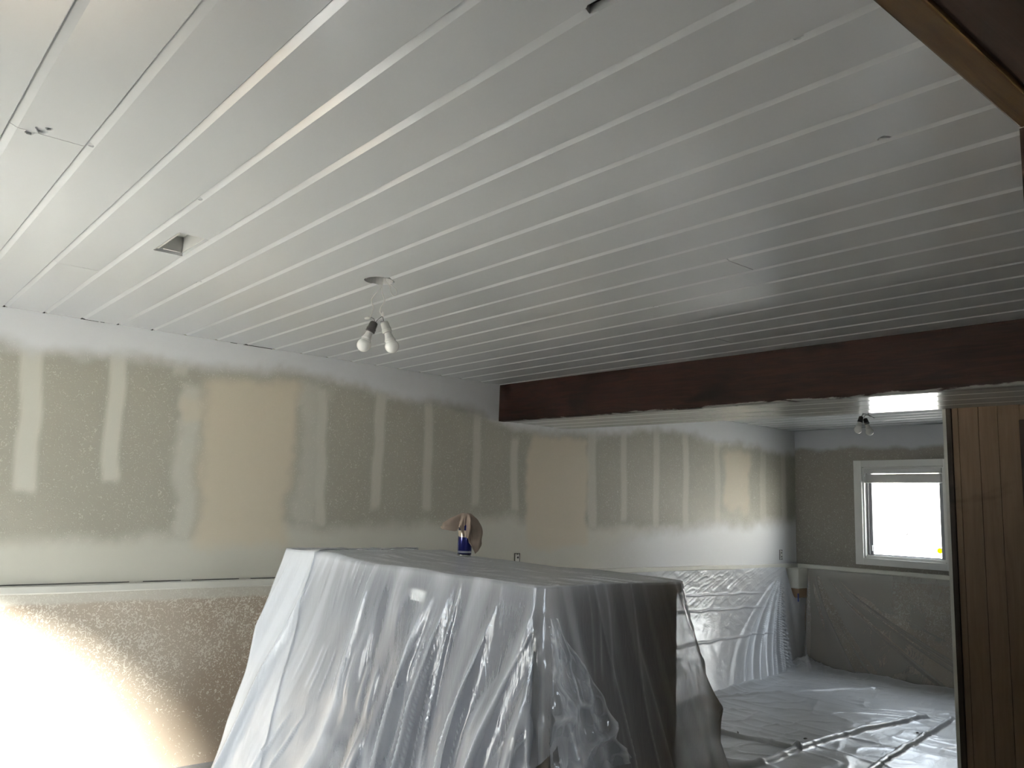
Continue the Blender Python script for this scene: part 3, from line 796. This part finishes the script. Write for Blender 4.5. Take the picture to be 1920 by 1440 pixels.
# moving blanket over the long side
nb, mbz = 120, 50
u = np.linspace(0, 1, nb); t = np.linspace(0, 1, mbz); U, T = np.meshgrid(u, t)
BX = FX0-0.01+U*(FX1-0.04-FX0); BZ = FZ+0.004-np.clip((T-0.36)/0.64, 0, 1)*0.95
BY = FY0-0.006+0.56*np.clip(1-T/0.36, 0, 1) - 0.012*np.clip(T-0.36, 0, 1)*(1+n2(U*9, T*1.5, 21)) - 0.006*np.abs(n1(U*22+T*0.7, 22))*np.clip((T-0.38)*6, 0, 1)
bk = grid_obj('moving_blanket', np.stack([BX, BY, BZ], -1), M['blanket'])
sm = bk.modifiers.new('thick', 'SOLIDIFY'); sm.thickness = 0.003; sm.offset = 1
tag(bk, 'grey blue padded blanket hanging over the cabinet beneath the plastic', 'blanket')
lb = MB().box(2.37, 2.455, FY0-0.037, FY0-0.0345, 1.135, 1.172).build('paper_label', M['paper']); tag(lb, 'small white paper rectangle showing through the plastic drape', 'paper label')

# ---- polythene drape
cx0, cx1, cy0, cy1 = FX0-0.022, FX1+0.022, FY0-0.048, FY1+0.022
def ring(n):
    """perimeter of the top, ccw from the far left corner: returns pos (n,2), normal (n,2), arc length"""
    r = 0.03; segs = []
    corners = [((cx0+r, cy1-r), 90), ((cx0+r, cy0+r), 180), ((cx1-r, cy0+r), 270), ((cx1-r, cy1-r), 360)]
    pts = []
    for (px, py), a0 in corners:
        for i in range(9):
            a = math.radians(a0+90*i/8); pts.append((px+r*math.cos(a), py+r*math.sin(a), math.cos(a), math.sin(a)))
    pts.append(pts[0]); pts = np.array(pts)
    d = np.r_[0, np.cumsum(np.hypot(np.diff(pts[:, 0]), np.diff(pts[:, 1])))]
    s = np.linspace(0, d[-1], n, endpoint=False)
    q = np.stack([np.interp(s, d, pts[:, k]) for k in range(4)], -1)
    nn = q[:, 2:]/np.linalg.norm(q[:, 2:], axis=1)[:, None]
    return q[:, :2], nn, s, d[-1]
NR = 900; NS = 120
RP, RN, RS, RL = ring(NR)
def ridg(x, seed): return 1-np.abs(n1(x, seed))*2
def drape_sides(off=0.0, hem=None):
    T = np.linspace(0, 1, NS)[:, None]
    X = RP[:, 0][None]; Y = RP[:, 1][None]; NX = RN[:, 0][None]; NY = RN[:, 1][None]
    drop = hem[None] if hem is not None else 1.1
    D = T*drop                                   # metres below the top
    left = sst(cx0+0.75, cx0+0.0, X)             # 1 at the left end
    ends = sst(0.0, 1.0, -NX)                    # the -X side
    fl_x = -(0.24*D)*(0.10*sst(cx1-0.15, cx0, X)+0.90*left**1.6)          # sheet drifts outward to the left
    back = sst(0.2, 1.0, NY)
    rgt = sst(0.2, 1.0, NX)
    fl_n = D*(0.07+0.10*left*(1-ends)+0.02*rgt*(1-back)) + D*0.09*back
    far_corner = sst(cx1-0.25, cx1, X)*sst(cy1-0.22, cy1, Y)
    fl_y = 0.16*D**1.15*far_corner
    # folds: long slanting ridges that start at the rim and open downward
    env = np.clip(D/0.40, 0, 1)**0.8
    front = sst(0.3, 0.9, -NY)
    slant = 0.30*front - 0.22*rgt*(1-back)
    s = RS[None] + slant*D + 0.035*n2(RS[None]*2.5+0*T, D*2.2+5, 31)
    sharp = lambda x, sd, p: np.maximum(0, ridg(x, sd))**p
    f1 = sharp(s*5.6, 133, 2.0)*(0.35+0.65*sst(-0.5, 0.4, n2(RS[None]*3.1, D*1.2, 45)))
    f2 = sharp(s*13.5+0.4*n1(D*2.1+3, 34), 35, 3.0)*sst(-0.35, 0.4, n2(RS[None]*5+0*D, D*2.6+7, 38))
    f3 = sharp(s*27+0.5*n1(D*3+9, 36), 37, 2.5)*sst(0.1, 0.6, n2(RS[None]*7, D*5, 46))
    calm = 1-0.55*rgt*(1-far_corner)
    calm = calm*(0.55+0.45*sst(cx0+0.3, cx0+0.8, X))*(1-0.5*ends)
    fold = 0.055*env*f1*calm + 0.024*env*f2*calm + 0.007*np.clip(D/0.08, 0, 1)*f3*calm
    fold += 0.007*n2(s*5, D*4, 39)*env*(1-0.8*ends) + 0.003*n2(s*18, D*10, 40)*env
    # bunched film by the near right corner, low down
    dA = np.hypot(X-cx1, Y-cy0)
    bun = np.exp(-(((X-(cx1-0.16))/0.17)**2))*sst(0.2, -0.6, NX+NY*0)*sst(0.16, 0.45, D)
    bun = np.where(NY < -0.3, bun, 0)
    fold += bun*(0.045+0.06*np.maximum(0, ridg(s*7+1.2*D, 41))**1.3+0.03*n2(s*11, D*7, 42))
    o = fl_n+fold+off
    Px = X + NX*o + fl_x
    Py = Y + NY*o + fl_y
    streak = sst(0.1, 0.8, n2(s*9, D*1.3+2, 47))*0.34 + sst(0.2, 0.7, n2(s*24, D*2.2+2, 48))*0.2
    pl_ = 0.55*sharp(s*5.6, 133, 7.0)*env + 0.6*sharp(s*13.5+0.4*n1(D*2.1+3, 34), 35, 8.0)*sst(-0.35, 0.4, n2(RS[None]*5+0*D, D*2.6+7, 38))*env
    pl_ = pl_ + 0.5*sharp(s*27+0.5*n1(D*3+9, 36), 37, 5.0)*sst(0.1, 0.6, n2(RS[None]*7, D*5, 46))
    pl_ = (pl_+streak) + 0.20*rgt + 0.85*sst(cx0+0.70, cx0+0.1, X)*front + 0.6*ends + 0.35*bun + 0.40*np.exp(-D*22)  # left end and right side also whitened, brightness painted into the film
    global PLEAT_LIGHT
    PLEAT_LIGHT = np.clip(pl_+0*X, 0, 1)
    Pz = FZ+0.012+off - D - 0.004*n1(RS[None]*4, 43)*np.exp(-D*12)
    return np.stack([Px, Py, np.maximum(Pz, 0.006+0*Px)], -1)
hem = np.full(NR, 1.12)
side = (RN[:, 0] > 0.5)
hem = hem - np.where(side, 0.60*sst(0.50, 0.10, RP[:, 1]-cy0), 0.0)
hem = hem - np.where((RN[:, 1] < -0.5), 0.50*sst(cx1-0.16, cx1-0.01, RP[:, 0]), 0.0)
ker = np.ones(15)/15; hem = np.convolve(np.r_[hem[-7:], hem, hem[:7]], ker, 'valid') + 0.02*n1(RS*6, 44)
SIDES = drape_sides(0.0, hem)
# top: concentric shrink of the rim toward the long axis
tops = []
for kk in np.linspace(0.0, 1.0, 26)[:-1]:
    cxm = np.clip(RP[:, 0], cx0+0.30, cx1-0.30); cym = np.full(NR, (cy0+cy1)/2)
    X = cxm+(RP[:, 0]-cxm)*kk; Y = cym+(RP[:, 1]-cym)*kk
    Z = FZ+0.012 + 0.004*n2(X*6, Y*11, 51) + 0.0045*np.maximum(0, 1-np.abs(n2(X*3, Y*18, 52))*3)*(1 if kk > 0.1 else 0.5) + 0.012*np.exp(-((X-1.75)/0.18)**2)
    tops.append(np.stack([X, Y, Z], -1))
lastZ = SIDES[0, :, 2]
SIDES_ALL = np.concatenate([np.array(tops), SIDES], 0)
TX, TY = np.array(tops)[:, :, 0], np.array(tops)[:, :, 1]
PT = np.clip(0.80+0.2*n2(TX*4, TY*14, 53)+0.3*np.maximum(0, 1-np.abs(n2(TX*3, TY*18, 52))*3), 0, 1)  # top whitened evenly, standing in for light on it
dr = grid_obj('plastic_drape', SIDES_ALL, M['film'], wrap=True, attrs={'pleat_light': np.concatenate([PT, PLEAT_LIGHT], 0)})
tag(dr, 'translucent plastic sheet draped in long folds over the tall cabinet', 'plastic sheet')
# doubled layer at the left end
lay = drape_sides(0.010, hem)
sel = np.where((RP[:, 0] < cx0+0.28) & (np.arange(NR) < NR//2))[0]
i0, i1 = sel.min(), sel.max()
L_ = lay[:, i0:i1+1].copy()
tt = np.array(tops)[-14:, i0:i1+1].copy(); tt[:, :, 2] += 0.008
grid_obj('double_layer', np.concatenate([tt, L_], 0), M['film'], dr, attrs={'pleat_light': np.concatenate([np.full(tt.shape[:2], 0.3), PLEAT_LIGHT[:, i0:i1+1]*0.8], 0)})
# loose flap over the right-hand side of the cabinet
na, nbb = 60, 60
A, B = np.meshgrid(np.linspace(0, 1, na), np.linspace(0, 1, nbb))
zt_ = FZ-0.07; zb_ = 0.74
Zf = zt_+(zb_-zt_)*B
wid = np.interp(B, [0, 0.2, 0.4, 0.65, 0.85, 1.0], [0.03, 0.075, 0.15, 0.215, 0.235, 0.30])
Yf_ = cy0+0.012+A*wid
Xf = cx1+0.022+0.030*B+0.035*np.maximum(0, 1-np.abs(n2(A*3+B*2, B*4-A, 61))*2.2)**2*B+0.012*n2(A*9, B*9, 62)
Zf = Zf + 0.03*n2(A*4, B*2, 63)*B
fp = np.maximum(0, 1-np.abs(n2(A*3+B*2, B*4-A, 61))*3)**3*0.7+0.5*sst(0.95, 1.0, A)+0.25*np.maximum(0, 1-np.abs(n2(A*8, B*10, 64))*4)
grid_obj('loose_flap', np.stack([Xf, Yf_, Zf], -1), M['film'], dr, attrs={'pleat_light': np.clip(fp, 0, 1)})

# ---- spray can under a rag
CT = Vector((1.927, 2.120, FZ+0.020))
can = empty('spray_can', tuple(CT)); tag(can, 'blue spray can standing on the plastic covered cabinet', 'can')
R_ = 0.0295
c_ = MB().lathe([(0.0005, 0.001), (R_-0.003, 0.001), (R_, 0.004), (R_, 0.122), (R_-0.002, 0.126), (R_-0.007, 0.134)], (0, 0, 0), (0, 0, 1), 32).build('body', M['can'], can)
for p in c_.data.polygons: p.use_smooth = len(p.vertices) == 4
MB().lathe([(R_+0.001, 0.0), (R_+0.0012, 0.004), (R_+0.0002, 0.005), (R_-0.002, 0.0)], (0, 0, 0), (0, 0, 1), 32).build('bottom_rim', M['silver'], can, smooth=True)
MB().lathe([(R_-0.007, 0.134), (0.015, 0.143), (0.012, 0.146), (0.006, 0.148), (0.006, 0.155), (0.009, 0.156), (0.009, 0.166), (0.0005, 0.168)], (0, 0, 0), (0, 0, 1), 24).build('nozzle', M['bulbneck'], can, smooth=True)
na, nr = 160, 36
a = np.linspace(0, 2*math.pi, na, endpoint=False)[None]; q = np.linspace(0, 1, nr)[:, None]
# angles measured from the view's right-hand direction, counter-clockwise seen from above
rgt = np.array([0.642, 0.766]); dep = np.array([-0.766, 0.642])
def lob(c, wd): d = np.angle(np.exp(1j*(a-math.radians(c)))); return np.exp(-(d/math.radians(wd))**2)
def lin(c, wd): d = np.abs(np.angle(np.exp(1j*(a-math.radians(c))))); return np.maximum(0, 1-d/math.radians(wd))
reach = 0.084+0.012*np.abs(np.cos(2.5*a+.6)) + 0.085*lin(-28, 62) + 0.055*lin(194, 44) + 0.02*lob(60, 40)+0.025*lob(-105, 22) - 0.030*lob(-135, 18)
outw = 0.030+0.040*lob(0, 38)+0.066*lob(188, 24)+0.004*lob(-75, 30)
S = q*reach
r_ = np.where(S < 0.026, S, 0.026+(outw-0.022)*(1-np.exp(-(S-0.026)/0.045)))
r_ = r_+np.clip((S-0.02)/0.03, 0, 1)*(0.007*(1-2*np.abs(np.sin(3.5*a+1.2*q)))+0.004*np.sin(11*a+2*q)*(0.4+0.6*q))
fall = np.where(S < 0.02, -6*S**2, -6*0.02**2-(S-0.02)*(0.98-0.45*lob(186, 28)))
cr = n2((a+0*q)*2.6, q*3.2+0*a, 55)+0.5*n2((a+0*q)*6, q*6+0*a, 56)
r_ = np.maximum(r_, 0.0)+np.clip((S-0.03)/0.05, 0, 1)*0.007*cr
Zr = 0.175+fall+0.003*np.sin(4*a+1)*q+0.006*cr*q
c0, s0 = np.cos(a), np.sin(a)
XX = (rgt[0]*c0+dep[0]*s0)*r_; YY = (rgt[1]*c0+dep[1]*s0)*r_
rg = grid_obj('rag', np.stack([XX+CT.x, YY+CT.y, Zr+CT.z+0*a], -1), M['rag'], wrap=True)
sm = rg.modifiers.new('thick', 'SOLIDIFY'); sm.thickness = 0.0012
tag(rg, 'beige brown rag hung over the top of the blue spray can', 'rag')

# ---- bare outlets in the left wall
def outlet(y, z, label):
    o = empty('wall_outlet', (0, y, z)); tag(o, label, 'outlet', 'bare wall outlets')
    fr = MB()
    fr.box(0.0005, 0.003, -0.027, -0.022, -0.05, 0.05); fr.box(0.0005, 0.003, 0.022, 0.027, -0.05, 0.05)
    fr.box(0.0005, 0.003, -0.022, 0.022, 0.046, 0.05); fr.box(0.0005, 0.003, -0.022, 0.022, -0.05, -0.046)
    fr.build('box_rim', M['blacktin'], o)
    MB().box(0.0005, 0.008, -0.016, 0.018, -0.036, 0.036).build('receptacle', M['nut'], o, bevel=0.003)
    for s in (-1, 1):
        MB().lathe([(0.0005, 0), (0.008, 0), (0.008, 0.0025), (0.0005, 0.0025)], (0.007, 0.002, s*0.019), (1, 0, 0), 12).build('socket_face', M['blacktin'], o)
        MB().lathe([(0.0005, 0), (0.004, 0), (0.003, 0.004), (0.0005, 0.004)], (0.003, 0.0, s*0.042), (1, 0, 0), 8).build('screw', M['silver'], o)
outlet(7.608, 1.075, 'bare electrical outlet low on the lit wall by the far corner')
outlet(4.068, 1.068, 'half hidden wall outlet peeking above the draped cabinet')

# ---- corner block under the ledge, tape
cbk = empty('corner_block', (0.06, 7.86, 0.70)); tag(cbk, 'off-white boxed corner piece under the ledge between two plastic sheets', 'corner block')
local(MB().box(0.006, 0.135, 7.70, 7.892, 0.745, 0.945), cbk, 'casing', M['rail'], 0.012)
local(MB().box(0.006, 0.130, 7.72, 7.890, 0.655, 0.748), cbk, 'wood_end', M['tanblock'], 0.010)
tp = MB().box(0.128, 0.134, 7.695, 7.71, 0.62, 0.70).build('masking_tape', M['tape']); tag(tp, 'small torn piece of blue masking tape at the corner block', 'tape')

# ---- polythene on the left wall of the far room
ny_, nz_ = 380, 170
Yl, T = np.meshgrid(np.linspace(4.30, 7.86, ny_), np.linspace(0, 1, nz_))
ztop = 0.952 - 0.30*sst(7.62, 7.70, Yl) - 0.004*n1(Yl*5, 70)
Zl = ztop*(1-T)+0.012*T
ay, az = 7.62, 0.95                                   # gathered corner
dy = ay-Yl; dz = az-Zl
ang = np.degrees(np.arctan2(dz, np.maximum(dy, -0.2)+1e-6)); dist = np.hypot(dy, dz)
w_fan = sst(26, 42, ang)*sst(0.04, 0.3, dist)
fan = np.maximum(0, ridg(ang/5.0, 71))**1.6*0.050*w_fan*sst(88, 74, ang)*np.clip(dist/0.6, 0.3, 1.2) + np.maximum(0, ridg(ang/3.6, 72))**2*0.020*w_fan*sst(84, 70, ang)
fine = 0.0032*np.maximum(0, 1-np.abs(n2((Zl*1.9-Yl*0.8)*19, (Zl*0.8+Yl*1.9)*2.4, 73))*2.4)**2*(1-w_fan)*sst(0.45, 0.8, Zl)
fine += 0.002*n2(Yl*12, Zl*24, 74)
crease = sum(0.009*np.exp(-((Zl-zc-0.03*(Yl-6.5)*k2-0.006*n1(Yl*7, 75))/0.007)**2)*sst(7.3, 7.0, Yl) for zc, k2 in ((0.73, -0.4), (0.60, -0.3), (0.36, 0.2)))
out = np.interp(Yl, [4.3, 5.6, 6.4, 7.2, 7.6, 7.86], [0.55, 0.50, 0.36, 0.20, 0.13, 0.10])
Xl = 0.036 + out*T**1.9 + fan + fine + crease + 0.10*sst(7.62, 7.74, Yl)*(1-T)*0.9
fl = grid_obj('plastic_sheet', np.stack([Xl, Yl, Zl], -1), M['film_wall'])
tag(fl, 'bright wrinkled plastic sheet taped along the lit lower left wall', 'plastic sheet', 'wall plastic sheets')

# ---- polythene on the far wall
nx_, nz_ = 240, 120
Xg, T = np.meshgrid(np.linspace(0.145, 2.82, nx_), np.linspace(0, 1, nz_))
Zg2 = (0.945)*(1-T)+0.014*T
q = np.clip((Xg-0.14)/(0.25+1.6*T**1.4+1e-3), 0, 3)        # swag coordinate: folds start at the corner and sweep out
fold = np.maximum(0, ridg(q*4.2, 81))**2*0.055*sst(0.03, 0.4, T)*sst(1.5, 0.6, q) + np.maximum(0, ridg(q*9.5+0.4, 82))**2.5*0.022*sst(0.02, 0.3, T)*sst(1.6, 0.7, q)
Yo = 0.034+0.13*T**2.2+fold+0.004*n2(Xg*6, T*7, 83)
ff = grid_obj('plastic_sheet', np.stack([Xg, YF-Yo, Zg2], -1), M['film_far'])
tag(ff, 'clear plastic sheet sweeping down the far wall under the window', 'plastic sheet', 'wall plastic sheets')

# ---- polythene on the floor, with pulled folds
nx_, ny_ = 300, 330
Xg, Yg3 = np.meshgrid(np.linspace(0.06, 2.82, nx_), np.linspace(3.3, YF-0.06, ny_))
Zf = 0.010 + 0.004*n2(Xg*5, Yg3*7, 91) + 0.006*np.maximum(0, 1-np.abs(n2(Xg*2.2, Yg3*7, 92))*3.2)**2 + 0.006*np.maximum(0, 1-np.abs(n2(Xg*6+Yg3*2, Yg3*4-Xg*3, 93))*3)**2
def ridge(pts, h, wd):
    pts = np.array([tuple(p)[:2] for p in smooth_curve([(x, y, 0) for x, y in pts], 8)])
    best = np.full(Xg.shape, 9.0)
    for (x0, y0), (x1, y1) in zip(pts[:-1], pts[1:]):
        dx, dy = x1-x0, y1-y0; L2_ = dx*dx+dy*dy
        tt = np.clip(((Xg-x0)*dx+(Yg3-y0)*dy)/L2_, 0, 1)
        best = np.minimum(best, np.hypot(Xg-x0-tt*dx, Yg3-y0-tt*dy))
    return h*np.clip(1-(best/wd)**2, 0, 1)**0.8
Zf = Zf + ridge([(1.60, 4.15), (1.79, 4.42), (1.776, 4.85), (1.757, 5.26), (1.782, 5.83), (1.844, 6.55)], 0.030, 0.030)
Zf = Zf + ridge([(2.30, 4.7), (2.222, 5.06), (2.10, 5.9), (1.988, 6.67)], 0.022, 0.026)
Zf = Zf + ridge([(1.15, 4.55), (1.247, 4.82), (1.45, 4.88), (1.775, 4.92)], 0.024, 0.028)
Zf = Zf + ridge([(0.52, 5.5), (0.80, 6.5), (1.15, 7.3)], 0.012, 0.03)
# heap in the corner and a rolled edge along the far wall
heap = np.exp(-(((Xg-0.24)/0.16)**2+((Yg3-7.60)/0.20)**2))
Zf = Zf + heap*(0.085+0.05*np.maximum(0, ridg(Xg*14+Yg3*9, 95))+0.03*n2(Xg*20, Yg3*18, 96))
Zf = Zf + 0.055*np.exp(-((Yg3-7.66-0.03*n1(Xg*4, 97))/0.07)**2)*sst(0.3, 0.7, Xg)*(0.75+0.4*n1(Xg*7, 98))
Zf = Zf + 0.03*np.exp(-((Xg-0.50+0.2*(Yg3-5.6)*0.5)/0.05)**2)*sst(7.5, 6.8, Yg3)*(0.8+0.4*n1(Yg3*5, 99))
fs = grid_obj('floor_sheet', np.stack([Xg, Yg3, Zf], -1), M['film_floor'])
tag(fs, 'wrinkled plastic sheet covering the floor of the far room', 'plastic sheet')

# ---- bits of debris on the floor sheet
for i, (x, y, s, lab) in enumerate([(1.652, 5.213, 0.016, 'dark crumb lying left on the floor sheet between the folds'), (2.032, 5.996, 0.014, 'dark crumb lying right on the floor sheet near the partition'),
                                    (1.36, 4.88, 0.030, 'thin dark twig lying on the floor sheet beside the drape')]):
    r = random.Random(i); mb = MB()
    ix = int(np.argmin(np.abs(np.linspace(0.06, 2.82, nx_)-x))); iy = int(np.argmin(np.abs(np.linspace(3.3, YF-0.06, ny_)-y)))
    zz = Zf[iy, ix]
    prof = [(0.0005, 0), (s*0.7, 0.001), (s, 0.004), (s*0.6, 0.008), (0.0005, 0.009)]
    mb.lathe(prof, (0, 0, 0), (0, 0, 1), 9)
    mb.v = [(a*(0.5 if i < 2 else 0.18)*r.uniform(0.8, 1.2), b*r.uniform(0.8, 1.2), c*(1 if i < 2 else 0.6)) for a, b, c in mb.v]
    o = mb.build('debris_bit', M['blacktin']); o.location = (x, y, zz-0.001); o.rotation_euler = (0, 0, r.uniform(0, 3)); tag(o, lab, 'debris')
